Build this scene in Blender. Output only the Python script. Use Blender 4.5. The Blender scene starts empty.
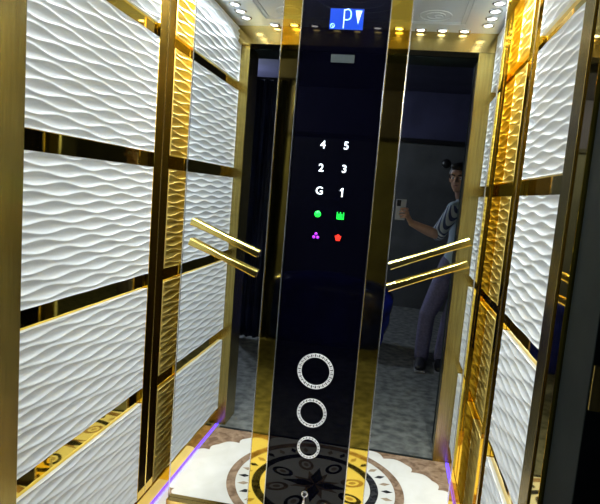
import bpy, bmesh, math, random
from mathutils import Vector, Matrix
random.seed(7)
SC = bpy.context.scene
COL = SC.collection
S = 0.85            # survey unit -> metre
FL = 1.6403         # lens height above the floor in survey units
PI = math.pi

def U(x, d, h):
    """x to the right, d into the cabin, h above the lens height -> metres"""
    return Vector((x * S, d * S, (h + FL) * S))

# ------------------------------------------------------------------ materials
def mat(name, color=(.8, .8, .8), rough=.5, metal=0., spec=.5, emit=None, estr=0., bump=None, ior=None, aniso=0., coat=0.):
    m = bpy.data.materials.new(name); m.use_nodes = True
    nt = m.node_tree; b = nt.nodes['Principled BSDF']
    b.inputs['Base Color'].default_value = (*color, 1)
    b.inputs['Roughness'].default_value = rough
    b.inputs['Metallic'].default_value = metal
    b.inputs['Specular IOR Level'].default_value = spec
    b.inputs['Anisotropic'].default_value = aniso
    b.inputs['Coat Weight'].default_value = coat
    if ior: b.inputs['IOR'].default_value = ior
    if emit:
        b.inputs['Emission Color'].default_value = (*emit, 1)
        b.inputs['Emission Strength'].default_value = estr
    if bump:
        scale, strength, dist = bump[:3]
        tc = nt.nodes.new('ShaderNodeTexCoord'); mp = nt.nodes.new('ShaderNodeMapping')
        nz = nt.nodes.new('ShaderNodeTexNoise'); bp = nt.nodes.new('ShaderNodeBump')
        nt.links.new(tc.outputs['Object'], mp.inputs['Vector'])
        nt.links.new(mp.outputs['Vector'], nz.inputs['Vector'])
        if len(bump) > 3: mp.inputs['Scale'].default_value = bump[3]
        nz.inputs['Scale'].default_value = scale; nz.inputs['Detail'].default_value = 1.5
        bp.inputs['Strength'].default_value = strength; bp.inputs['Distance'].default_value = dist
        nt.links.new(nz.outputs['Fac'], bp.inputs['Height'])
        nt.links.new(bp.outputs['Normal'], b.inputs['Normal'])
    return m

def noise_mat(name, c1, c2, scale, rough, detail=6, metal=0., p0=.35, p1=.65, vein=None, stretch=(1, 1, 1), spec=.5, bumpd=0.):
    m = mat(name, c1, rough, metal, spec); nt = m.node_tree; b = nt.nodes['Principled BSDF']
    tc = nt.nodes.new('ShaderNodeTexCoord'); mp = nt.nodes.new('ShaderNodeMapping')
    mp.inputs['Scale'].default_value = stretch
    nz = nt.nodes.new('ShaderNodeTexNoise'); cr = nt.nodes.new('ShaderNodeValToRGB')
    nz.inputs['Scale'].default_value = scale; nz.inputs['Detail'].default_value = detail
    nz.inputs['Distortion'].default_value = vein or 0
    cr.color_ramp.elements[0].position = p0; cr.color_ramp.elements[0].color = (*c1, 1)
    cr.color_ramp.elements[1].position = p1; cr.color_ramp.elements[1].color = (*c2, 1)
    nt.links.new(tc.outputs['Object'], mp.inputs['Vector']); nt.links.new(mp.outputs['Vector'], nz.inputs['Vector'])
    nt.links.new(nz.outputs['Fac'], cr.inputs['Fac']); nt.links.new(cr.outputs['Color'], b.inputs['Base Color'])
    if bumpd:
        bp = nt.nodes.new('ShaderNodeBump'); bp.inputs['Distance'].default_value = bumpd
        nt.links.new(nz.outputs['Fac'], bp.inputs['Height']); nt.links.new(bp.outputs['Normal'], b.inputs['Normal'])
    return m

M = {}
M['white'] = mat('white_lacquer', (.74, .77, .79), .33)
M['goldwave'] = mat('gold_lacquer', (.98, .78, .24), .36, .0)
M['goldmirror'] = mat('gold_mirror', (.93, .66, .10), .035, 1., bump=(2.2, .35, .004))
M['goldbrush'] = noise_mat('brushed_gold', (.66, .47, .15), (.80, .58, .20), 6, .20, 5, 1., stretch=(1, 1, 30))
M['brass'] = noise_mat('satin_brass', (.36, .27, .075), (.46, .36, .11), 5, .26, 5, 1., stretch=(30, 30, 1))
M['goldhead'] = mat('gold_header', (.62, .46, .16), .15, 1., bump=(9, .25, .003, (1, 1, .15)))
M['mirror'] = mat('silver_mirror', (.80, .84, .88), .0, 1., bump=(2.0, .3, .003))
M['gold'] = mat('polished_gold', (.88, .70, .20), .17, 1.)
M['blackglass'] = mat('black_glass', (.001, .001, .004), .015, 0., .36)
M['silver'] = mat('silver_edge', (.80, .80, .76), .2, 1.)
M['darkbody'] = mat('dark_carcass', (.004, .004, .004), .7, spec=.2)
M['ceiling'] = mat('gloss_grey_ceiling', (.60, .64, .66), .22, .25, bump=(3, .3, .004))
M['chrome'] = mat('chrome', (.85, .85, .87), .12, 1.)
M['marble_w'] = noise_mat('white_marble', (.76, .74, .66), (.85, .83, .76), 5, .10, 8, vein=1.5)
M['marble_b'] = noise_mat('brown_marble', (.20, .125, .075), (.42, .29, .19), 22, .12, 10, vein=.8)
M['marble_k'] = noise_mat('black_marble', (.016, .016, .018), (.05, .05, .05), 16, .12, 8, vein=1)
M['marble_t'] = noise_mat('tan_marble', (.34, .25, .16), (.48, .37, .25), 20, .12, 8, vein=1)
M['concrete'] = noise_mat('grey_concrete', (.050, .056, .052), (.17, .175, .16), 16, .75, 12, bumpd=.002)
M['plaster'] = noise_mat('dark_plaster', (.055, .058, .058), (.085, .090, .088), 3, .85, 6)
M['navy'] = noise_mat('navy_wall_paint', (.022, .022, .060), (.040, .040, .095), 2.5, .8, 6)
M['frame'] = noise_mat('dark_grey_paint', (.008, .012, .012), (.014, .019, .018), 8, .65, 6, spec=.12)
M['rubber'] = mat('black_rubber', (.01, .01, .01), .6)
M['led'] = mat('violet_led', (.2, .1, .8), .5, emit=(.03, .015, 1.), estr=7)
M['lamp'] = mat('lamp_lens', (1, 1, 1), .4, emit=(1., .97, .93), estr=7)
M['screen'] = mat('blue_screen', (.0, .0, .02), .3, emit=(.006, .085, .80), estr=.95)
M['screenink'] = mat('screen_ink', (.5, .7, 1), .4, emit=(.32, .62, 1.), estr=1.0)
M['glyphw'] = mat('white_glyph', (1, 1, 1), .4, emit=(.75, .9, 1.), estr=1.6)
M['glyphg'] = mat('green_glyph', (0, 1, .1), .4, emit=(.02, .9, .06), estr=1.0)
M['glyphp'] = mat('purple_glyph', (.5, 0, 1), .4, emit=(.42, .05, .9), estr=.9)
M['glyphr'] = mat('red_glyph', (1, 0, 0), .4, emit=(1., .06, .03), estr=.9)
M['etch'] = mat('emissive_etched_silver', (.95, .95, .92), .4, 0., emit=(.95, .97, 1.), estr=.16)  # weak emission on top of the silver colour
M['plate'] = mat('grey_label', (.035, .05, .055), .5)
M['fill_lamp'] = mat('landing_fill_lamp', (.8, .8, .8), .5, emit=(.8, .88, 1.), estr=3.0)  # glowing shade of the added landing lamp
M['dark'] = mat('black_fill', (.01, .01, .012), .3)

# ------------------------------------------------------------------ builders
class MB:
    def __init__(s): s.v = []; s.f = []; s.m = []; s.sm = []
    def add(s, vs, fs, mi=0, smooth=False):
        o = len(s.v); s.v += [Vector(v) for v in vs]
        for f in fs: s.f.append([i + o for i in f]); s.m.append(mi); s.sm.append(smooth)
        return s
    def box(s, x0, x1, d0, d1, h0, h1, mi=0, bev=0.):
        a = U(min(x0, x1), min(d0, d1), min(h0, h1)); b = U(max(x0, x1), max(d0, d1), max(h0, h1))
        return s.boxm(a, b, mi, bev)
    def boxm(s, a, b, mi=0, bev=0., R=None, T=None):
        bm = bmesh.new(); bmesh.ops.create_cube(bm, size=1)
        c = (Vector(a) + Vector(b)) / 2; d = Vector(b) - Vector(a)
        for v in bm.verts: v.co = Vector((v.co.x * d.x, v.co.y * d.y, v.co.z * d.z)) + c
        if bev > 0: bmesh.ops.bevel(bm, geom=list(bm.edges), offset=min(bev, min(d) * .45), segments=2, affect='EDGES', profile=.6)
        if R is not None:
            for v in bm.verts: v.co = R @ v.co + (T or Vector())
        bm.verts.index_update()
        s.add([v.co.copy() for v in bm.verts], [[v.index for v in f.verts] for f in bm.faces], mi); bm.free(); return s
    def lathe(s, prof, c, axis='Z', n=24, mi=0, smooth=True):
        """prof = [(r, t)] along the axis, c = centre in metres"""
        vs = []; fs = []
        for (r, t) in prof:
            for k in range(n):
                a = 2 * PI * k / n; p = (r * math.cos(a), r * math.sin(a), t)
                if axis == 'Y': p = (p[0], p[2], -p[1])
                if axis == 'X': p = (p[2], p[0], p[1])
                vs.append(Vector(p) + Vector(c))
        for i in range(len(prof) - 1):
            for k in range(n):
                a, b = i * n + k, i * n + (k + 1) % n
                fs.append([a, b, b + n, a + n])
        fs.append(list(range(n))[::-1]); fs.append([(len(prof) - 1) * n + k for k in range(n)])
        return s.add(vs, fs, mi, smooth)
    def tube(s, pts, rad, n=14, mi=0, flat=1., up=None):
        """tapered tube with rounded ends; rad = list of r or (ra, rb)"""
        pts = [Vector(p) for p in pts]; R = [(r, r * flat) if not isinstance(r, tuple) else r for r in rad]
        d0 = (pts[1] - pts[0]).normalized(); d1 = (pts[-1] - pts[-2]).normalized()
        P = []; Q = []
        for a in (.95, .7, .35):
            k = math.sqrt(max(0, 1 - a * a)); P.append(pts[0] - d0 * R[0][1] * a); Q.append((R[0][0] * k, R[0][1] * k))
        for p, r in zip(pts, R): P.append(p); Q.append(r)
        for a in (.35, .7, .95):
            k = math.sqrt(max(0, 1 - a * a)); P.append(pts[-1] + d1 * R[-1][1] * a); Q.append((R[-1][0] * k, R[-1][1] * k))
        vs = []; fs = []; ref = Vector(up) if up else None
        for i, p in enumerate(P):
            t = (P[min(i + 1, len(P) - 1)] - P[max(i - 1, 0)]).normalized()
            if ref is None: ref = Vector((1, 0, 0)) if abs(t.x) < .8 else Vector((0, 0, 1))
            u = (ref - t * ref.dot(t)).normalized(); w = t.cross(u)
            if not up: ref = u
            for k in range(n):
                a = 2 * PI * k / n; vs.append(p + u * math.cos(a) * Q[i][0] + w * math.sin(a) * Q[i][1])
        for i in range(len(P) - 1):
            for k in range(n):
                a, b = i * n + k, i * n + (k + 1) % n; fs.append([a, b, b + n, a + n])
        fs.append(list(range(n))[::-1]); fs.append([(len(P) - 1) * n + k for k in range(n)])
        return s.add(vs, fs, mi, True)
    def ball(s, c, r, mi=0, R=None, n=16):
        bm = bmesh.new(); bmesh.ops.create_uvsphere(bm, u_segments=n, v_segments=max(8, n * 2 // 3), radius=1)
        for v in bm.verts:
            p = Vector((v.co.x * r[0], v.co.y * r[1], v.co.z * r[2]))
            v.co = (R @ p if R is not None else p) + Vector(c)
        bm.verts.index_update()
        s.add([v.co.copy() for v in bm.verts], [[v.index for v in f.verts] for f in bm.faces], mi, True); bm.free(); return s
    def build(s, name, mats, parent=None, label=None, cat=None, group=None, kind=None):
        if not isinstance(mats, (list, tuple)): mats = [mats]
        if parent is not None: org = wl(parent)
        else:
            xs = [v.x for v in s.v]; ys = [v.y for v in s.v]
            org = Vector(((min(xs) + max(xs)) / 2, (min(ys) + max(ys)) / 2, min(v.z for v in s.v)))
        me = bpy.data.meshes.new(name); me.from_pydata([v - org for v in s.v], [], s.f)
        for m in mats: me.materials.append(m)
        me.polygons.foreach_set('material_index', s.m); me.polygons.foreach_set('use_smooth', s.sm); me.update()
        bm = bmesh.new(); bm.from_mesh(me); bmesh.ops.recalc_face_normals(bm, faces=bm.faces); bm.to_mesh(me); bm.free()
        o = bpy.data.objects.new(name, me); COL.objects.link(o)
        if parent is not None: o.parent = parent
        else: o.location = org
        return tag(o, label, cat, group, kind)

def wl(o):
    p = Vector(o.location)
    while o.parent is not None: o = o.parent; p += Vector(o.location)
    return p

def tag(o, label=None, cat=None, group=None, kind=None):
    if label: o['label'] = label
    if cat: o['category'] = cat
    if group: o['group'] = group
    if kind: o['kind'] = kind
    return o

def thing(name, loc, label, cat, group=None):
    o = bpy.data.objects.new(name, None); COL.objects.link(o); o.location = loc; o.empty_display_size = .05
    return tag(o, label, cat, group)

def wave(side, face, d0, d1, h0, h1):
    """routed wave panel: scalloped grooves whose ridge lines braid; face = x of the ridges, in survey units"""
    P = .0302; LAM = .27; A = .0068; DEP = .0102
    nd = max(8, int((d1 - d0) / .0125)); nh = max(8, int((h1 - h0) / .0030))
    m = MB(); vs = []; fs = []
    for j in range(nh + 1):
        h = h0 + (h1 - h0) * j / nh
        for i in range(nd + 1):
            d = d0 + (d1 - d0) * i / nd
            k0 = math.floor((h + FL) / P)
            lo = hi = None
            for k in range(k0 - 2, k0 + 4):
                y = k * P + A * math.sin(2 * PI * d / LAM + k * 2.75) - FL
                if y <= h and (lo is None or y > lo): lo = y
                if y > h and (hi is None or y < hi): hi = y
            t = (h - lo) / max(hi - lo, 1e-6)
            w = (hi - lo) / P
            t2 = t ** .85
            dep = DEP * 4 * t2 * (1 - t2) * min(1.4, w) * min(1, (.1 + min(d - d0, d1 - d) / .012)) * min(1, (.25 + min(h - h0, h1 - h) / .010))
            vs.append(U(face - side * (-dep) if side < 0 else face + dep, d, h) if False else U(face + side * dep, d, h))
    n = nd + 1
    for j in range(nh):
        for i in range(nd):
            a = j * n + i; fs.append([a, a + 1, a + n + 1, a + n])
    m.add(vs, fs, 0, True)
    # returns and back
    B = face + side * .024
    ring = [j * n for j in range(nh, -1, -1)] + list(range(1, nd + 1)) + [j * n + nd for j in range(1, nh + 1)] + [nh * n + i for i in range(nd - 1, 0, -1)]
    rv = [vs[i] for i in ring]; L = len(rv)
    bv = [Vector((B * S, v.y, v.z)) for v in rv]
    m.add(rv + bv, [[i, (i + 1) % L, L + (i + 1) % L, L + i] for i in range(L)] + [[L + i for i in range(L)]], 0)
    return m

# ------------------------------------------------------------------ main dimensions
XL, XR = -1.08, .472
DF, DM, DB = 1.411, 2.4226, 2.70
CE = 1.005; HB = .897
rows = [(-1.525, -1.04), (-.964, -.492), (-.424, .0546), (.12, .611), (.669, .985)]
rown = ['lowest row', 'second row from floor', 'middle row', 'second row from ceiling', 'topmost row']

# side walls: gold mirror sheet behind the raised panels
MB().box(XL - .05, XL - .0165, 1.366, DB, -FL, CE).build('wall_left', M['goldmirror'], kind='structure')
MB().box(XR + .0165, XR + .05, DF, DB, -FL, CE).build('wall_right', M['goldmirror'], kind='structure')
MB().box(XL - .05, XR + .05, DB, DB + .03, -FL, CE).build('wall_back', M['goldmirror'], kind='structure')
# gold skirting below the panels
for sx, X, nm in ((-1, XL, 'left'), (1, XR, 'right')):
    MB().box(X + sx * .016, X, (1.367 if sx < 0 else DF), DB, -FL, -1.537, bev=.002).build('baseboard_' + nm, M['goldmirror'], kind='structure')
    side = 'left' if sx < 0 else 'right'
    for r, (h0, h1) in enumerate(rows):
        wave(sx, X, (1.369 if sx < 0 else DF + .012), 2.292, h0, h1).build('wave_panel', M['white'],
            label='white carved wave panel on the %s wall, %s' % (side, rown[r]), cat='wall panel', group='white wave panels on the %s wall' % side)
        wave(sx, X, 2.470, DB - .003, h0, h1).build('wave_panel', M['goldwave'],
            label='narrow gold wave panel at the back of the %s wall, %s' % (side, rown[r]), cat='wall panel', group='gold wave panels on the %s wall' % side)
    # flush mirror strip between the white and the gold panels, with a bright seam
    t = thing('corner_strip', U(X, 2.38, -FL), 'mirror gold upright strip with a bright seam near the back of the %s wall' % side, 'wall strip')
    MB().box(X + sx * .016, X + sx * .002, 2.300, 2.379, -1.53, CE - .002, bev=.001).build('strip_face', M['goldmirror'], t)
    MB().box(X + sx * .016, X + sx * .002, 2.381, 2.462, -1.53, CE - .002, bev=.001).build('strip_face', M['goldmirror'], t)
    MB().box(X + sx * .016, X - sx * .0005, 2.3785, 2.3815, -1.53, CE - .002).build('seam', M['silver'], t)
    # LED line at the foot of the wall
    MB().box(X - sx * .002, X - sx * .008, (1.37 if sx < 0 else DF + .01), DB - .01, -FL + .001, -FL + .0055).build('led_strip', M['led'],
        label='thin violet LED light strip along the foot of the %s wall' % side, cat='light strip')

# front wall (around the entrance)
w = MB()
w.box(XL - .05, XR + .05, DF - .12, DF, HB, CE, 0)
w.build('wall_front', M['goldhead'], kind='structure')
t = thing('door_jamb', U(-1.07, 1.28, -FL), 'satin brass door jamb at the left edge of the entrance', 'door jamb')
MB().box(-1.16, -1.022, 1.15, 1.365, -FL, HB - .001, bev=.002).build('jamb_body', M['brass'], t)
t = thing('door_jamb', U(.44, 1.35, -FL), 'satin brass door jamb with gold inner fold at the right edge of the entrance', 'door jamb')
MB().box(.3815, .55, 1.335, DF, -FL, HB - .001, bev=.002).build('jamb_body', M['brass'], t)
MB().box(.386, .55, 1.268, 1.333, -FL, HB - .001, bev=.001).build('inner_fold', M['goldmirror'], t)

# landing side: frame, wall, room
w = MB()
w.box(.395, .62, 1.09, 1.262, -FL, HB, 0, .003)
w.build('trim_1', M['frame'], kind='structure')
MB().box(-1.25, -1.085, 1.02, 1.145, -FL, HB, 0, .003).build('trim_2', M['frame'], kind='structure')
MB().box(-1.25, .62, 1.03, 1.262, HB + .001, 1.15, 0, .003).build('trim_3', M['frame'], kind='structure')
w = MB()
w.box(-4.2, -1.251, .93, 1.03, -FL, 1.6); w.box(.621, 3.2, .93, 1.03, -FL, 1.6); w.box(-1.251, .621, .93, 1.03, 1.151, 1.6)
w.build('wall_landing', M['plaster'], kind='structure')
MB().box(-4.2, 3.2, -3.6, DF - .003, -FL - .08, -FL - .001).build('floor_landing', M['concrete'], kind='structure')
MB().box(-4.2, 3.2, -3.7, -3.6, -FL, .86).build('wall_rear', M['plaster'], kind='structure')
MB().box(-4.2, 3.2, -3.7, -3.6, .861, 1.6).build('wall_rear_upper', M['navy'], kind='structure')
MB().box(-4.3, -4.2, -3.7, 1.03, -FL, 1.6).build('wall_landing_left', M['plaster'], kind='structure')
MB().box(3.2, 3.3, -3.7, 1.03, -FL, 1.6).build('wall_landing_right', M['plaster'], kind='structure')
MB().box(-4.3, 3.3, -3.7, 1.03, 1.6, 1.7).build('ceiling_landing', M['navy'], kind='structure')
MB().box(-4.2, 3.2, -3.6, -3.56, .86, .92, bev=.004).build('trim_4', M['dark'], kind='structure')

# ------------------------------------------------------------------ cabin floor with inlaid medallion
def disc_pts(c, r0, r1, a0, a1, n):
    P = []
    for k in range(n + 1):
        a = a0 + (a1 - a0) * k / n; P.append((c[0] + r1 * math.cos(a), c[1] + r1 * math.sin(a)))
    for k in range(n, -1, -1):
        a = a0 + (a1 - a0) * k / n; P.append((c[0] + r0 * math.cos(a), c[1] + r0 * math.sin(a)))
    return P
fm = MB()
fm.box(XL - .05, XR + .05, DF, DB, -FL - .06, -FL, 0)
lev = [0]
def inlay(poly, mi, e):
    vs = [U(x, d, -FL + e) for x, d in poly]
    fm.add(vs, [list(range(len(vs)))], mi)
def ring(c, r0, r1, mi, e, n=96):
    vs = []; fs = []
    for k in range(n):
        a = 2 * PI * k / n
        vs += [U(c[0] + r0 * math.cos(a), c[1] + r0 * math.sin(a), -FL + e), U(c[0] + r1 * math.cos(a), c[1] + r1 * math.sin(a), -FL + e)]
    for k in range(n):
        a = 2 * k; b = 2 * ((k + 1) % n); fs.append([a, a + 1, b + 1, b])
    fm.add(vs, fs, mi)
C0 = (-.304, 1.925)
E1 = .0006
ring(C0, .452, .502, 1, E1); ring(C0, .312, .358, 2, E1)
for k in range(32):
    a = 2 * PI * (k + .5) / 32; ca, sa = math.cos(a), math.sin(a)
    q = [(.372, 0), (.405, .017), (.442, 0), (.405, -.017)]
    inlay([(C0[0] + r * ca - t_ * sa, C0[1] + r * sa + t_ * ca) for r, t_ in q], 2 if k % 2 else 3, E1)
# inner star and ovals
for k in range(8):
    a = 2 * PI * k / 8; ca, sa = math.cos(a), math.sin(a)
    if k % 2 == 0:
        q = [(.0, 0), (.07, .035), (.19, 0), (.07, -.035)]
        inlay([(C0[0] + r * ca - t_ * sa, C0[1] + r * sa + t_ * ca) for r, t_ in q], 2, E1 * 2)
    c = (C0[0] + .222 * math.cos(a + PI / 8), C0[1] + .222 * math.sin(a + PI / 8)); b_ = a + PI / 8
    el = []
    for j in range(24):
        u = 2 * PI * j / 24; r, t_ = .068 * math.cos(u), .045 * math.sin(u)
        el.append((c[0] + r * math.cos(b_) - t_ * math.sin(b_), c[1] + r * math.sin(b_) + t_ * math.cos(b_)))
    inlay(el, 1 if k % 2 else 2, E1)
    el2 = [(c[0] + (x - c[0]) * .6 , c[1] + (y - c[1]) * .6) for x, y in el]
    inlay(el2, 0, E1 * 1.5)
    el3 = [(c[0] + (x - c[0]) * .32, c[1] + (y - c[1]) * .32) for x, y in el]
    inlay(el3, 3, E1 * 2)
    q = [(.0, 0), (.05, .028), (.15, 0), (.05, -.028)]
    inlay([(C0[0] + r * math.cos(b_) - t_ * math.sin(b_), C0[1] + r * math.sin(b_) + t_ * math.cos(b_)) for r, t_ in q], 1, E1 * 1.3)
# brown scalloped corner pieces
def corner(cx, cy, sx, sy, W, H):
    # boundary runs from the far end on the front edge to the side wall in convex white lobes
    K = [(W, 0), (W * .80, H * .20), (W * .52, H * .28), (W * .46, H * .50), (W * .22, H * .66), (W * .16, H * .9), (0, H)]
    P = [(0, 0)]
    for i in range(len(K) - 1):
        (ax, ay), (bx, by) = K[i], K[i + 1]
        for j in range(7):
            u = j / 7; x = ax + (bx - ax) * u; y = ay + (by - ay) * u
            L = math.hypot(bx - ax, by - ay); nx, ny = -(by - ay) / L, (bx - ax) / L
            o = math.sin(PI * u) * L * .22
            P.append((x + nx * o, y + ny * o))
    P.append((0, H))
    inlay([(cx + sx * x, cy + sy * y) for x, y in P], 1, E1)
corner(XR, DF, -1, 1, .50, .40); corner(XL, DF, 1, 1, .50, .36)
corner(XL, DM, 1, -1, .30, .24); corner(XR, DM, -1, -1, .30, .24)
fm.build('floor', [M['marble_w'], M['marble_b'], M['marble_k'], M['marble_t']], kind='structure')
MB().box(-1.05, .385, 1.385, DF - .001, -FL - .02, -FL + .002, bev=.001).build('door_sill', M['frame'], label='thin dark metal door sill between the marble and the concrete', cat='sill')

# ------------------------------------------------------------------ ceiling
cm = MB()
cm.box(XL - .05, XR + .05, DF - .12, DB + .03, CE, CE + .05, 0)
# stepped frame moulding and embossed rings
x0, x1, d0, d1 = XL + .19, XR - .19, DF + .15, DM - .15
for (a, b, c, d) in ((x0, x1, d0, d0 + .012), (x0, x1, d1 - .012, d1), (x0, x0 + .012, d0, d1), (x1 - .012, x1, d0, d1),
                     (x0 + .03, x1 - .03, d0 + .03, d0 + .036), (x0 + .03, x1 - .03, d1 - .036, d1 - .03), (x0 + .03, x0 + .036, d0, d1), (x1 - .036, x1 - .03, d0, d1)):
    cm.box(a, b, c, d, CE - .006, CE + .001, 0, .002)
def tor(cx, cy, R, r, n=40, k=8):
    vs = []; fs = []
    for i in range(n):
        a = 2 * PI * i / n
        for j in range(k):
            b = 2 * PI * j / k
            p = U(cx, cy, CE); vs.append((p.x + (R + r * math.cos(b)) * S * math.cos(a), p.y + (R + r * math.cos(b)) * S * math.sin(a), p.z + r * math.sin(b) * S))
    for i in range(n):
        for j in range(k):
            fs.append([i * k + j, ((i + 1) % n) * k + j, ((i + 1) % n) * k + (j + 1) % k, i * k + (j + 1) % k])
    cm.add(vs, fs, 0, True)
for cx, cy, R in ((.10, 1.70, .085), (.10, 1.70, .05), (.115, 1.69, .02), (-.304, 1.92, .22), (-.304, 1.92, .15), (-.304, 1.92, .06), (-.70, 1.70, .085), (-.70, 1.70, .05), (.10, 2.14, .085), (-.70, 2.14, .085)):
    tor(cx, cy, R, .004)
cm.build('ceiling', M['ceiling'], kind='structure')

spot = bpy.data.lights.new('downlight_bulb', 'SPOT')
spot.energy = 3.7; spot.spot_size = math.radians(135); spot.spot_blend = 1.; spot.shadow_soft_size = .010; spot.color = (.91, .98, 1.)
spot2 = bpy.data.lights.new('recess_fill_bulb', 'SPOT')  # stronger fill for the added recess downlights
spot2.energy = 24; spot2.spot_size = math.radians(85); spot2.spot_blend = 1.; spot2.shadow_soft_size = .010; spot2.color = (1., .97, .92)
def downlight(x, d, label, group, first=[None]):
    loc = U(x, d, CE)
    if first[0] is None:
        t = thing('ceiling_downlight', loc, label, 'ceiling light', group)
        MB().lathe([(.020, -.0005), (.029, -.0005), (.030, -.003), (.027, -.006), (.021, -.007), (.020, -.003)], loc, n=24).build('trim_ring', M['chrome'], t)
        MB().lathe([(.0195, -.001), (.0195, -.004), (.014, -.0055), (.002, -.0062)], loc, n=20).build('lens', M['lamp'], t)
        first[0] = t
    else:
        t = first[0].copy(); COL.objects.link(t); t.location = loc; t['label'] = label; t['group'] = group
        for ch in [c for c in first[0].children if c.type == 'MESH']:
            c = ch.copy(); COL.objects.link(c); c.parent = t
    l = bpy.data.objects.new('bulb', spot2 if 'recess' in group else spot); COL.objects.link(l); l.location = (0, 0, -.012); l.parent = t
    return t
for k in range(10):
    downlight(.283 - .1265 * k, DF + .04, 'small round ceiling downlight in the row over the entrance', 'downlights over the entrance')
for k in range(7):
    downlight(-1.0, 1.57 + .115 * k, 'small round ceiling downlight in the row along the left wall', 'downlights along the left wall')
    downlight(.395, 1.57 + .115 * k, 'small round ceiling downlight in the row along the right wall', 'downlights along the right wall')
for k in range(10):
    downlight(.283 - .1265 * k, DM - .07, 'small round ceiling downlight in the row above the control panel', 'downlights above the control panel')

for k in range(5):  # extra downlights added to brighten the gold panels in the recesses
    downlight(-1.03, 2.40 + .06 * k, 'added small round fill downlight in the recess behind the left mirror', 'added fill downlights in the left recess')
    downlight(.418, 2.40 + .06 * k, 'added small round fill downlight in the recess behind the right mirror', 'added fill downlights in the right recess')
# ------------------------------------------------------------------ back assembly
EPS = .001
c1, c2, c3, c4 = -.572, -.489, -.1092, -.0193
ML, MR = -.9764, .3585
HBOT = -1.5537
w = MB(); w.box(ML + .004, MR - .004, DM + .012, DB - .002, -FL, CE - .002)
w.build('mirror_carcass', M['darkbody'], label='dark carcass carrying the mirrors and the control panel', cat='carcass')
for (a, b, nm) in ((ML, c1, 'left'), (c4, MR, 'right')):
    t = thing('wall_mirror', U((a + b) / 2, DM, HBOT), 'tall silver mirror panel %s of the control panel' % nm, 'mirror')
    MB().box(a, b, DM, DM + .010, HBOT, CE - .003).build('mirror_glass', M['mirror'], t)
    e = a if nm == 'left' else b; s_ = 1 if nm == 'left' else -1
    MB().box(e - .002 * s_, e + .0035 * s_, DM - .003, DM + .012, HBOT, CE - .003, bev=.0008).build('edge_strip', M['silver'], t)
    MB().box(a, b, DM - .030, DM + .010, -FL + .001, HBOT - .001, bev=.002).build('plinth', M['goldbrush'], t)
for (a, b, nm) in ((c1, c2, 'left'), (c3, c4, 'right')):
    t = thing('pilaster', U((a + b) / 2, DM, -FL), 'tall polished gold pilaster on the %s side of the control panel' % nm, 'pilaster')
    MB().box(a + .002, b - .002, DM - .006, DM + .011, -FL, CE - .003, bev=.001).build('pilaster_face', M['goldmirror'], t)
    MB().box(a - .002, a + .0025, DM - .010, DM + .010, -FL, CE - .003, bev=.0008).build('edge_strip', M['silver'], t)
    MB().box(b - .0025, b + .002, DM - .010, DM + .010, -FL, CE - .003, bev=.0008).build('edge_strip', M['silver'], t)

cop = thing('control_panel', U((c2 + c3) / 2, DM, -FL), 'tall black glass elevator control panel with floor numbers and blue display', 'control panel')
MB().box(c2 + .003, c3 - .003, DM - .003, DM + .011, -FL, CE - .003, bev=.001).build('glass_face', M['blackglass'], cop)
FS = DM - .003   # front surface
def at(x, h, off=.0012): return U(x, FS, h) - Vector((0, off, 0))
scr = MB().box(-.3665, -.2225, FS - .0015, FS + .001, .704, .790, bev=.0004).build('display_screen', M['screen'], cop)
MB().box(-.348, -.246, FS - .001, FS + .001, .566, .600).build('label_plate', M['plate'], cop)

def strokes(lines, wd, x, h, sc, thick=.0008):
    """polyline strokes in the plane of the panel, in metres relative to (x, h)"""
    m = MB(); b = at(x, h, .0)
    for ln in lines:
        for (p, q) in zip(ln[:-1], ln[1:]):
            p = Vector(p) * sc; q = Vector(q) * sc; dv = (q - p); L = dv.length; a = math.atan2(dv.y, dv.x)
            R = Matrix.Rotation(-a, 3, 'Y')
            m.boxm((-L / 2 - wd * .4, -thick, -wd / 2), (L / 2 + wd * .4, 0, wd / 2), R=R, T=b + Vector(((p.x + q.x) / 2, -.0016 if m else 0, (p.y + q.y) / 2)))
    return m
def arc(cx, cy, r, a0, a1, n=10, ry=None):
    ry = ry or r
    return [(cx + r * math.cos(math.radians(a0 + (a1 - a0) * k / n)), cy + ry * math.sin(math.radians(a0 + (a1 - a0) * k / n))) for k in range(n + 1)]
# the screen: letter P, down arrow, small round no-sign
strokes([[(-.009, -.026), (-.009, .022)], [(-.009, .022)] + arc(0, .012, .010, 90, 0, 6, .012) + arc(0, .006, .010, 0, -90, 6, .010) + [(-.009, -.004)]], .0040, -.292, .750, 1.3).build('display_letter', M['screenink'], scr)
b = U(-.2445, FS, .752)
m = MB(); tri = [(-.012, .026), (.012, .026), (0, -.022)]
m.add([b + Vector((x, y, z)) for y in (-.0021, -.0012) for x, z in tri], [[0, 1, 2], [5, 4, 3], [0, 1, 4, 3], [1, 2, 5, 4], [2, 0, 3, 5]])
m.build('down_arrow', M['screenink'], scr)
strokes([arc(0, 0, .0075, 0, 360, 20), [(-.005, .005), (.005, -.005)]], .0018, -.3535, .718, 1).build('round_symbol', M['screenink'], scr)

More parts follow.
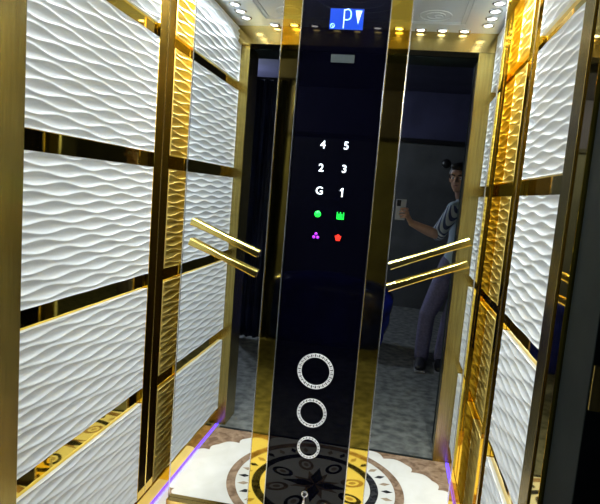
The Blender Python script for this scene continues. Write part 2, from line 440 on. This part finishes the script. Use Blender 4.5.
def text(name, s, x, h, size, m):
    cu = bpy.data.curves.new(name, 'FONT'); cu.body = s; cu.size = size; cu.align_x = 'CENTER'; cu.align_y = 'CENTER'
    cu.extrude = .0004; cu.offset = .0007
    o = bpy.data.objects.new(name, cu); COL.objects.link(o)
    dg = bpy.context.evaluated_depsgraph_get(); me = bpy.data.meshes.new_from_object(o.evaluated_get(dg))
    bpy.data.objects.remove(o)
    me.transform(Matrix.Rotation(PI / 2, 4, 'X'))
    me.materials.clear(); me.materials.append(m)
    ob = bpy.data.objects.new(name, me); COL.objects.link(ob); ob.parent = cop
    ob.location = at(x, h, .0016) - wl(cop)
    return ob
for s, x, h in (('4', -.350, .212), ('5', -.247, .214), ('2', -.350, .111), ('3', -.247, .113), ('G', -.349, .010), ):
    text('floor_button', s, x, h, .040, M['glyphw'])['label'] = 'lit white %s touch button' % s
one = strokes([[(-.0065, .0075), (0, .0135), (0, -.0145)]], .0052, -.2465, .011, 1).build('floor_button', M['glyphw'], cop); one['label'] = 'lit white 1 touch button'
# open / close / fan / alarm touch symbols
m = MB(); m.lathe([(.0125, -.0006), (.0125, .0006)], at(-.348, -.093), 'Y', 20)
m.build('touch_symbol', M['glyphg'], cop)['label'] = 'round green touch symbol'
m = strokes([[(-.012, .012), (-.012, -.012)], [(-.0055, .006), (-.0055, -.012)], [(0, .012), (0, -.012)], [(.0055, .006), (.0055, -.012)], [(.012, .012), (.012, -.012)], [(-.012, -.011), (.012, -.011)]], .0036, -.246, -.092, 1)
m.build('touch_symbol', M['glyphg'], cop)['label'] = 'comb-shaped green touch symbol'
m = MB()
for a in (90, 210, 330):
    m.lathe([(.0058, -.0006), (.0058, .0006)], at(-.348, -.192) + Vector((.0085 * math.cos(math.radians(a)), 0, .0085 * math.sin(math.radians(a)))), 'Y', 14)
m.build('touch_symbol', M['glyphp'], cop)['label'] = 'purple three-blade touch symbol'
b = at(-.248, -.190); tri = [(-.013, .007), (-.007, .007), (-.004, .012), (.004, .012), (.007, .007), (.013, .007), (.007, -.012), (-.007, -.012)]
m = MB(); n = len(tri)
m.add([b + Vector((x, y, z)) for y in (-.0006, .0006) for x, z in tri], [list(range(n)), [n + i for i in range(n)]] + [[i, (i + 1) % n, n + (i + 1) % n, n + i] for i in range(n)])
m.build('touch_symbol', M['glyphr'], cop)['label'] = 'red bell-like touch symbol'

def keyring(x, h, R, w_, n):
    """ring of Greek-key meander between two thin circles"""
    m = MB(); c = at(x, h, 0)
    def rr(r0, r1, a0, a1, k=None):
        k = k or max(1, int(abs(a1 - a0) / .12)); vs = []
        for i in range(k + 1):
            a = a0 + (a1 - a0) * i / k
            for r in (r0, r1):
                for y in (-.0026, -.0002):
                    vs.append(c + Vector((r * math.cos(a), y, r * math.sin(a))))
        fs = []
        for i in range(k):
            o = i * 4; fs += [[o, o + 2, o + 6, o + 4], [o + 1, o + 3, o + 7, o + 5], [o, o + 1, o + 5, o + 4], [o + 2, o + 3, o + 7, o + 6]]
        fs += [[0, 1, 3, 2], [k * 4, k * 4 + 1, k * 4 + 3, k * 4 + 2]]
        m.add(vs, fs)
    rr(R - w_ * .16, R, 0, 2 * PI, 64); rr(R - w_, R - w_ * .86, 0, 2 * PI, 64)
    st = 2 * PI / n; q = w_ * .18
    for k in range(n):
        a = k * st; s_ = st * .18
        rr(R - w_ * .80, R - w_ * .25, a, a + s_ * 1.1)
        rr(R - w_ * .40, R - w_ * .25, a, a + st * .62)
        rr(R - w_ * .66, R - w_ * .40, a + st * .5, a + st * .66)
        rr(R - w_ * .80, R - w_ * .66, a + st * .34, a + st * .66)
    return m
keyring(-.296, -.815, .0715, .0155, 26).build('speaker_ring', M['etch'], cop)['label'] = 'largest silver ring with key pattern, topmost of the three'
keyring(-.2965, -1.016, .0590, .0125, 24).build('speaker_ring', M['etch'], cop)['label'] = 'middle silver ring with key pattern'
keyring(-.298, -1.186, .0455, .0100, 20).build('speaker_ring', M['etch'], cop)['label'] = 'smallest silver ring with key pattern, lowest of the three'
kl = MB().lathe([(.0085, -.0005), (.014, -.0005), (.0145, -.004), (.012, -.006), (.0085, -.006)][::1], at(-.297, -1.418, -.0005) , 'Y', 24)
kl = kl.build('key_switch', M['chrome'], cop)
MB().lathe([(.0075, .001), (.0075, -.006), (.006, -.0075), (.001, -.0078)], at(-.297, -1.418, .002), 'Y', 20).build('key_core', M['dark'], kl)
kt = MB().tube([at(-.297, -1.432, .009), at(-.297, -1.448, .012), at(-.298, -1.462, .010)], [.003, .0045, .006], 10)
kt.build('key', M['chrome'], kl)

# handrails: two slanted flattened gold bars on each mirror
def rail(x0, h0, x1, h1, label):
    D = DM - .0165; q_ = D / DM; x0, x1, h0, h1 = x0 * q_ , x1 * q_, h0 * q_, h1 * q_
    a = U(x0, D, h0); b = U(x1, D, h1); t = thing('handrail', (a + b) / 2, label, 'handrail')
    dv = b - a; L = dv.length; ang = math.atan2(dv.z, dv.x); R = Matrix.Rotation(-ang, 3, 'Y'); c = (a + b) / 2
    # flared rectangular bar: thin at the waist, taller at the tips
    m = MB(); vs = []; n = 12
    for i in range(n + 1):
        u = -1 + 2 * i / n; hh = (.0118 + .0028 * abs(u) ** 1.5); dd = .0080 + .001 * abs(u)
        for (sy, sz) in ((-1, -.78), (-1, .62), (-.35, 1), (.75, 1), (1, .8), (1, -.8), (.75, -1), (-.75, -1)):
            vs.append(R @ Vector((u * L / 2, sy * dd, sz * hh)) + c)
    fs = [[i * 8 + j, i * 8 + (j + 1) % 8, (i + 1) * 8 + (j + 1) % 8, (i + 1) * 8 + j] for i in range(n) for j in range(8)]
    fs += [list(range(8)), [n * 8 + j for j in range(8)]]
    m.add(vs, fs); m.build('bar', M['gold'], t)
    for u in (-.86, .86):
        p = R @ Vector((u * L / 2, 0, 0)) + c
        m = MB().lathe([(.0065, 0), (.0065, .0165 * S - .004), (.011, .0165 * S - .004), (.011, .0165 * S - .0005)], p + Vector((0, .0, 0)), 'Y', 16)
        m.build('standoff', M['gold'], t)
rail(-.937, -.177, -.607, -.300, 'upper slanted gold handrail bar on the left mirror')
rail(-.941, -.272, -.609, -.393, 'lower slanted gold handrail bar on the left mirror')
rail(-.008, -.293, .321, -.153, 'upper slanted gold handrail bar on the right mirror')
rail(-.008, -.391, .323, -.249, 'lower slanted gold handrail bar on the right mirror')

# ------------------------------------------------------------------ the man on the landing, holding the phone beside the lens
def fuse(mb, name, m, parent, voxel=.005, smooth=6, **kw):
    """one continuous skin from overlapping closed tubes"""
    o = mb.build(name + '_raw', m, parent)
    md = o.modifiers.new('r', 'REMESH'); md.mode = 'VOXEL'; md.voxel_size = voxel; md.use_smooth_shade = True
    sm = o.modifiers.new('s', 'SMOOTH'); sm.factor = .5; sm.iterations = smooth
    dg = bpy.context.evaluated_depsgraph_get(); me = bpy.data.meshes.new_from_object(o.evaluated_get(dg))
    old = o.data; o.modifiers.clear(); o.data = me; bpy.data.meshes.remove(old)
    me.name = name; o.name = name
    me.polygons.foreach_set('use_smooth', [True] * len(me.polygons))
    return tag(o, **kw)
M['skin'] = noise_mat('skin', (.42, .245, .17), (.50, .30, .21), 30, .5, 4)
M['hair'] = mat('black_hair', (.012, .010, .010), .5, bump=(160, .6, .003))
M['denim'] = noise_mat('violet_grey_denim', (.115, .105, .19), (.16, .15, .26), 60, .85, 8)
M['shoe'] = mat('black_shoe', (.015, .015, .018), .45)
M['sole'] = mat('shoe_sole', (.25, .25, .25), .6)
M['eye'] = mat('eye_white', (.8, .8, .8), .2); M['iris'] = mat('eye_iris', (.03, .015, .01), .1)
M['phone'] = mat('phone_grey', (.45, .47, .50), .25, .3); M['lip'] = mat('lips', (.33, .14, .11), .5)
def striped(name, c1, c2, scale, axis, p=.5):
    m = mat(name, c1, .8); nt = m.node_tree; b = nt.nodes['Principled BSDF']
    tc = nt.nodes.new('ShaderNodeTexCoord'); wv = nt.nodes.new('ShaderNodeTexWave'); cr = nt.nodes.new('ShaderNodeValToRGB')
    wv.bands_direction = axis; wv.inputs['Scale'].default_value = scale; wv.inputs['Distortion'].default_value = .4
    cr.color_ramp.interpolation = 'CONSTANT'; cr.color_ramp.elements[0].color = (*c1, 1); cr.color_ramp.elements[1].position = p; cr.color_ramp.elements[1].color = (*c2, 1)
    nt.links.new(tc.outputs['Object'], wv.inputs['Vector']); nt.links.new(wv.outputs['Fac'], cr.inputs['Fac']); nt.links.new(cr.outputs['Color'], b.inputs['Base Color'])
    return m
M['shirt'] = mat('pale_blue_shirt', (.36, .46, .54), .85, bump=(12, .5, .01))
M['sleeve'] = striped('striped_sleeve', (.05, .07, .17), (.55, .62, .68), 16, 'DIAGONAL', .45)
per = thing('person', Vector((.50, -.50, -.0008)), 'man in pale blue shirt and violet-grey jeans holding up a phone, seen in the mirror', 'person')
V = Vector
HC = V((.462, -.425, 1.600))              # head centre
HR = Matrix.Rotation(math.radians(22), 3, 'Z') @ Matrix.Rotation(math.radians(-4), 3, 'X')   # turned to the phone, chin a little down
def hp(x, y, z): return HC + HR @ V((x, y, z))
bd = MB()
# head: face looks along +y of the head frame
bd.ball(hp(0, -.012, .032), (.074, .092, .082), R=HR, n=24)
bd.ball(hp(0, .018, -.035), (.057, .066, .072), R=HR, n=24)
bd.ball(hp(0, .046, -.088), (.030, .028, .022), R=HR)
bd.ball(hp(0, .068, .038), (.052, .018, .022), R=HR)
for s_ in (-1, 1):
    bd.ball(hp(.036 * s_, .052, -.020), (.022, .022, .020), R=HR)
    bd.ball(hp(.076 * s_, -.006, -.004), (.008, .018, .030), R=HR)
bd.tube([hp(0, .078, .022), hp(0, .090, -.002), hp(0, .102, -.022)], [.0085, .0105, .0135], 10)
bd.ball(hp(-.011, .090, -.026), (.009, .010, .007), R=HR); bd.ball(hp(.011, .090, -.026), (.009, .010, .007), R=HR)
bd.tube([hp(-.020, .074, -.054), hp(0, .083, -.053), hp(.020, .074, -.054)], [.006, .008, .006], 8)
# neck, trunk
bd.tube([hp(0, -.03, -.045), V((.500, -.462, 1.47)), V((.555, -.475, 1.40))], [(.052, .054), (.053, .053), (.068, .060)], 20)
bd.tube([V((.590, -.470, 1.355)), V((.600, -.470, 1.26)), V((.595, -.475, 1.12)), V((.580, -.490, 1.00)), V((.565, -.505, .90))],
        [(.140, .085), (.155, .105), (.140, .098), (.138, .095), (.150, .108)], 28, up=(1, 0, 0))
SL, EL, WL = V((.452, -.435, 1.350)), V((.322, -.225, 1.150)), V((.118, -.090, 1.232))
SR, ER, WR = V((.748, -.470, 1.345)), V((.800, -.500, 1.070)), V((.790, -.400, .850))
for A_, B_, C_ in ((SL, EL, WL), (SR, ER, WR)):
    bd.tube([V((.600, -.47, 1.355)), A_, A_ + (B_ - A_) * .35, B_], [.062, .058, .047, .038], 18)
    bd.tube([B_, B_ + (C_ - B_) * .3, C_], [.038, .042, .026], 18)
# legs
LL = [V((.490, -.500, .90)), V((.400, -.440, .66)), V((.330, -.415, .48)), V((.325, -.470, .32)), V((.325, -.545, .085))]
RL = [V((.640, -.510, .90)), V((.575, -.470, .68)), V((.520, -.440, .48)), V((.505, -.490, .32)), V((.490, -.570, .085))]
for P_ in (LL, RL):
    bd.tube(P_, [.088, .070, .054, .052, .036], 20)
    a_ = P_[-1]; bd.tube([a_ + V((0, -.02, -.045)), a_ + V((-.005, .06, -.052)), a_ + V((-.01, .14, -.060))], [(.034, .030), (.040, .026), (.034, .018)], 14, up=(1, 0, 0))
# the hand on the phone: palm at the phone's right edge, fingers across its front, thumb behind
def hand_left(bd):
    palm = V((.078, -.034, 1.287))
    bd.tube([WL, V((.096, -.058, 1.258)), palm], [(.026, .019), (.034, .017), (.036, .015)], 16, up=(-.3, -.25, .9))
    bd.tube([palm, V((.074, -.024, 1.310))], [(.036, .013), (.030, .012)], 14, up=(0, -.1, 1))
    for i, (zk, ln) in enumerate(((1.336, .92), (1.314, 1.05), (1.292, 1.0), (1.272, .82))):
        k = V((.078, -.018 - .002 * i, zk))
        a = V((.066, .0035, zk + .002)); b_ = V((.066 - .026 * ln, .0045, zk + .001)); c_ = V((.066 - .047 * ln, -.0005, zk - .003))
        bd.tube([k, a, b_, c_], [.0090, .0083, .0076, .0066], 10)
    bd.tube([V((.094, -.046, 1.276)), V((.074, -.042, 1.306)), V((.058, -.0295, 1.330)), V((.040, -.0285, 1.345))], [.013, .0105, .0092, .0080], 10)
hand_left(bd)
# the lowered hand, loosely curled
d_ = (WR - ER).normalized(); pc = WR + d_ * .05
bd.tube([WR, WR + d_ * .03, WR + d_ * .085], [(.020, .026), (.015, .038), (.013, .040)], 16, up=(1, 0, 0))
for i in range(4):
    o_ = V((0, (.030 - .020 * i), (.004 - .004 * abs(i - 1)))); base = WR + d_ * .085 + V((0, .027 - .018 * i, .014 - .009 * i))
    L_ = (.9, 1.05, 1., .8)[i]
    bd.tube([base, base + d_ * .035 * L_ + V((-.006, 0, -.004)), base + d_ * .055 * L_ + V((-.024, 0, -.010)), base + d_ * .058 * L_ + V((-.042, 0, -.004))], [.0090, .0082, .0076, .0066], 10)
tb = WR + d_ * .03 + V((-.004, .030, .012))
bd.tube([tb, tb + d_ * .03 + V((-.014, .022, .004)), tb + d_ * .058 + V((-.026, .024, 0))], [.0125, .0098, .0082], 10)
fuse(bd, 'body', M['skin'], per, .0045, 4)
# eyes, lips, brows, hair
for s_ in (-1, 1):
    e_ = MB().ball(hp(.031 * s_, .068, .004), (.0125, .0125, .0105), R=HR, n=14).build('eye', M['eye'], per)
    MB().ball(hp(.029 * s_, .0775, .003), (.0058, .0045, .0058), R=HR, n=12).build('iris', M['iris'], e_)
    MB().tube([hp(.014 * s_, .088, .024), hp(.032 * s_, .086, .030), hp(.052 * s_, .070, .025)], [.004, .0048, .0032], 8).build('eyebrow', M['hair'], per)
MB().tube([hp(-.019, .079, -.0545), hp(0, .0885, -.053), hp(.019, .079, -.0545)], [.0035, .0055, .0035], 8).build('lips', M['lip'], per)
hr = MB()
hr.ball(hp(0, -.026, .047), (.082, .096, .084), R=HR, n=24); hr.ball(hp(0, -.058, .002), (.072, .062, .070), R=HR, n=20)
hr.ball(hp(0, .030, .094), (.062, .056, .034), R=HR, n=18); hr.ball(hp(.022, .056, .092), (.036, .026, .024), R=HR); hr.ball(hp(-.020, .054, .096), (.038, .028, .024), R=HR)
for s_ in (-1, 1):
    hr.ball(hp(.071 * s_, .012, .026), (.010, .022, .034), R=HR)
fuse(hr, 'hair', M['hair'], per, .006, 3)
# shirt: trunk and short striped sleeves
sh = MB()
sh.tube([V((.592, -.470, 1.372)), V((.600, -.470, 1.27)), V((.596, -.475, 1.12)), V((.582, -.488, .99)), V((.572, -.498, .90))],
        [(.155, .090), (.172, .120), (.158, .114), (.158, .112), (.168, .124)], 28, up=(1, 0, 0))
sh.tube([V((.50, -.455, 1.40)), V((.59, -.47, 1.405)), V((.69, -.475, 1.39))], [.052, .062, .052], 16)
for A_ in (SL, SR): sh.ball(A_ + V((0, 0, .003)), (.068, .066, .066))
fuse(sh, 'shirt', M['shirt'], per, .007, 5)
for A_, B_ in ((SL, EL), (SR, ER)):
    d2 = (B_ - A_); s2 = MB().tube([A_ + d2 * .02, A_ + d2 * .5, A_ + d2 * .93], [.064, .060, .061], 20)
    fuse(s2, 'sleeve', M['sleeve'], per, .006, 3)
tr = MB()
tr.tube([V((.572, -.497, .965)), V((.568, -.503, .90)), V((.562, -.506, .84))], [(.150, .110), (.160, .120), (.150, .115)], 24, up=(1, 0, 0))
for P_ in (LL, RL):
    tr.tube([P_[0] + V((0, 0, .0)), P_[1], P_[2], P_[3], P_[4] + V((0, -.0, .0))], [.100, .083, .067, .066, .060], 22)
fuse(tr, 'trousers', M['denim'], per, .007, 4)
for P_ in (LL, RL):
    a_ = P_[-1]; x, y = a_.x, a_.y
    s3 = MB().tube([V((x, y - .035, .050)), V((x - .004, y + .03, .052)), V((x - .012, y + .11, .042)), V((x - .018, y + .180, .034))], [(.041, .045), (.042, .046), (.047, .034), (.040, .026)], 16, up=(1, 0, 0))
    sho = fuse(s3, 'shoe', M['shoe'], per, .006, 3)
    MB().boxm((x - .058, y - .078, .0), (x + .030, y + .205, .016), bev=.012).build('sole', M['sole'], sho)
ph = thing('phone', V((.024, -.014, 1.247)), 'pale grey phone held up in front of the man, seen in the mirror', 'phone')
MB().boxm((-.014, -.022, 1.250), (.062, -.0135, 1.404), bev=.004).build('case', M['phone'], ph)
b_ = MB().boxm((-.008, -.0140, 1.352), (.022, -.0120, 1.398), bev=.0008).build('camera_bump', M['dark'], ph)
for c_ in ((.000, 1.387), (.000, 1.364), (.014, 1.376)):
    MB().lathe([(.0055, 0), (.0055, -.0012), (.004, -.0014)], V((c_[0], -.0121, c_[1])), 'Y', 14).build('lens', M['chrome'], b_)
MB().boxm((-.011, -.0228, 1.254), (.059, -.0219, 1.400)).build('screen', M['dark'], ph)

# ------------------------------------------------------------------ things on the landing
M['tarp'] = noise_mat('blue_tarpaulin', (.006, .010, .14), (.015, .030, .46), 5, .22, 4, bumpd=.01)
M['tarpdark'] = noise_mat('navy_sheet', (.004, .007, .030), (.010, .018, .065), 4, .35, 4, bumpd=.01)
m = MB(); vs = []; fs = []; nx, nz = 60, 16
for j in range(nz + 1):
    z = .02 + (2.35 - .02) * j / nz
    for i in range(nx + 1):
        u = i / nx; x = -1.42 + .42 * u - .05 * (1 - j / nz) * u
        vs.append((x, -.70 + .028 * math.sin(u * 34 + .5 * math.sin(j * .6)) + .01 * math.sin(u * 90), z))
n = nx + 1
for j in range(nz):
    for i in range(nx): a = j * n + i; fs.append([a, a + 1, a + n + 1, a + n])
k = len(vs); back = [(x, y - .006, z) for x, y, z in vs]
m.add(vs + back, fs + [[k + q for q in f[::-1]] for f in fs] + [[i, i + 1, k + i + 1, k + i] for i in range(nx)] + [[j * n, (j + 1) * n, k + (j + 1) * n, k + j * n] for j in range(nz)] + [[j * n + nx, (j + 1) * n + nx, k + (j + 1) * n + nx, k + j * n + nx] for j in range(nz)], 0, True)
hg = thing('hanging_sheet', V((-1.2, -.70, -.0008)), 'dark navy plastic sheet hanging in folds from a rail outside the entrance, left side', 'sheet')
m.build('sheet', M['tarpdark'], hg)
MB().tube([V((-1.5, -.70, 2.36)), V((-.95, -.70, 2.36))], [.012, .012], 12).build('rail', M['dark'], hg)
for xx in (-1.48, -.97):
    MB().tube([V((xx, -.70, .003)), V((xx, -.70, 2.36))], [.012, .012], 12).build('rail_post', M['dark'], hg)
m = MB(); vs = []; fs = []; na, nr = 56, 14
for j in range(nr + 1):
    t_ = j / nr; z = .0 + .66 * t_
    kx = (1 - .10 * (1 - t_) ** 2 * 1.6) * (1 if t_ < .7 else math.sqrt(max(.0, 1 - ((t_ - .7) / .31) ** 2)))
    for i in range(na):
        a = 2 * PI * i / na; ca, sa = math.cos(a), math.sin(a); e = .55
        r = 1 + .02 * math.sin(5 * a + j * .5) + .015 * math.sin(13 * a - j)
        vs.append((-.585 + .65 * kx * r * math.copysign(abs(ca) ** e, ca), -.98 + .24 * kx * r * math.copysign(abs(sa) ** e, sa), z))
for j in range(nr):
    for i in range(na): a = j * na + i; b2 = j * na + (i + 1) % na; fs.append([a, b2, b2 + na, a + na])
fs += [list(range(na))[::-1], [nr * na + i for i in range(na)]]
m.add(vs, fs, 0, True)
m.build('covered_bundle', M['tarp'], label='low bundle wrapped in blue tarpaulin on the concrete landing floor', cat='bundle')
lp = thing('wall_lamp', V((.545, -3.06, 1.82)), 'small round black lamp on the far landing wall beside the man\'s head', 'wall lamp')
MB().lathe([(.030, .0), (.030, -.03), (.020, -.035)], V((.545, -3.058, 1.886)), 'Y', 20).build('lamp_base', M['dark'], lp)
MB().ball(V((.545, -2.985, 1.886)), (.062, .050, .062), n=24).build('lamp_shade', M['dark'], lp)
cb = thing('call_plate', U(.424, 1.086, -.37), 'small brown brass call button plate on the dark landing door frame', 'call plate')
MB().box(.397, .447, 1.082, 1.0904, -.37, -.28, bev=.002).build('plate', M['brass'], cb)
MB().lathe([(.009, 0), (.009, -.003), (.007, -.004)], U(.424, 1.082, -.325) + V((0, .0, 0)), 'Y', 16).build('button', M['chrome'], cb)
ll = thing('landing_fill_lamp', V((-2.3, -2.0, 2.70)), 'added round white fill lamp, out of view on the landing, lighting the man', 'ceiling lamp')  # lamp added out of view to light the man and the landing
lz = (1.6 + FL) * S
ll.location.z = lz - .05
MB().lathe([(.10, 0), (.10, -.02), (.085, -.045), (.04, -.05)], V((-2.3, -2.0, lz)), n=28).build('lamp_shade', M['fill_lamp'], ll)
pl = bpy.data.lights.new('landing_fill_bulb', 'POINT'); pl.energy = 120; pl.color = (.82, .9, 1.); pl.shadow_soft_size = .09
po = bpy.data.objects.new('bulb', pl); COL.objects.link(po); po.parent = ll; po.location = (0, 0, -.12)
# ------------------------------------------------------------------ world, view, camera
wd = bpy.data.worlds.new('world'); SC.world = wd; wd.use_nodes = True
wd.node_tree.nodes['Background'].inputs[0].default_value = (.02, .025, .05, 1); wd.node_tree.nodes['Background'].inputs[1].default_value = .3
SC.view_settings.view_transform = 'Standard'; SC.view_settings.look = 'None'; SC.view_settings.exposure = 0.14; SC.view_settings.gamma = 1
SC.cycles.max_bounces = 14; SC.cycles.glossy_bounces = 12; SC.cycles.diffuse_bounces = 4
yaw, pit, rol = -.160794719, -.116694326, -.0826843143
def Rm(y, p, r):
    cy, sy = math.cos(y), math.sin(y); cp, sp = math.cos(p), math.sin(p); cr, sr = math.cos(r), math.sin(r)
    return Matrix(((cr, -sr, 0), (sr, cr, 0), (0, 0, 1))) @ Matrix(((1, 0, 0), (0, cp, -sp), (0, sp, cp))) @ Matrix(((cy, 0, -sy), (0, 1, 0), (sy, 0, cy)))
A = Rm(yaw, pit, rol)
sw = lambda r: Vector((r[0], r[2], r[1]))
rt, up, fw = sw(A[0]), sw(A[1]), sw(A[2])
cam = bpy.data.cameras.new('camera'); co = bpy.data.objects.new('camera', cam); COL.objects.link(co)
co.matrix_world = Matrix(((rt.x, up.x, -fw.x, 0), (rt.y, up.y, -fw.y, 0), (rt.z, up.z, -fw.z, FL * S), (0, 0, 0, 1)))
cam.sensor_width = 36; cam.lens = 36 * 544.636 / 600; cam.shift_x = -4.375 / 600; cam.shift_y = 4.017 / 600
cam.clip_start = .005; cam.clip_end = 50
SC.camera = co
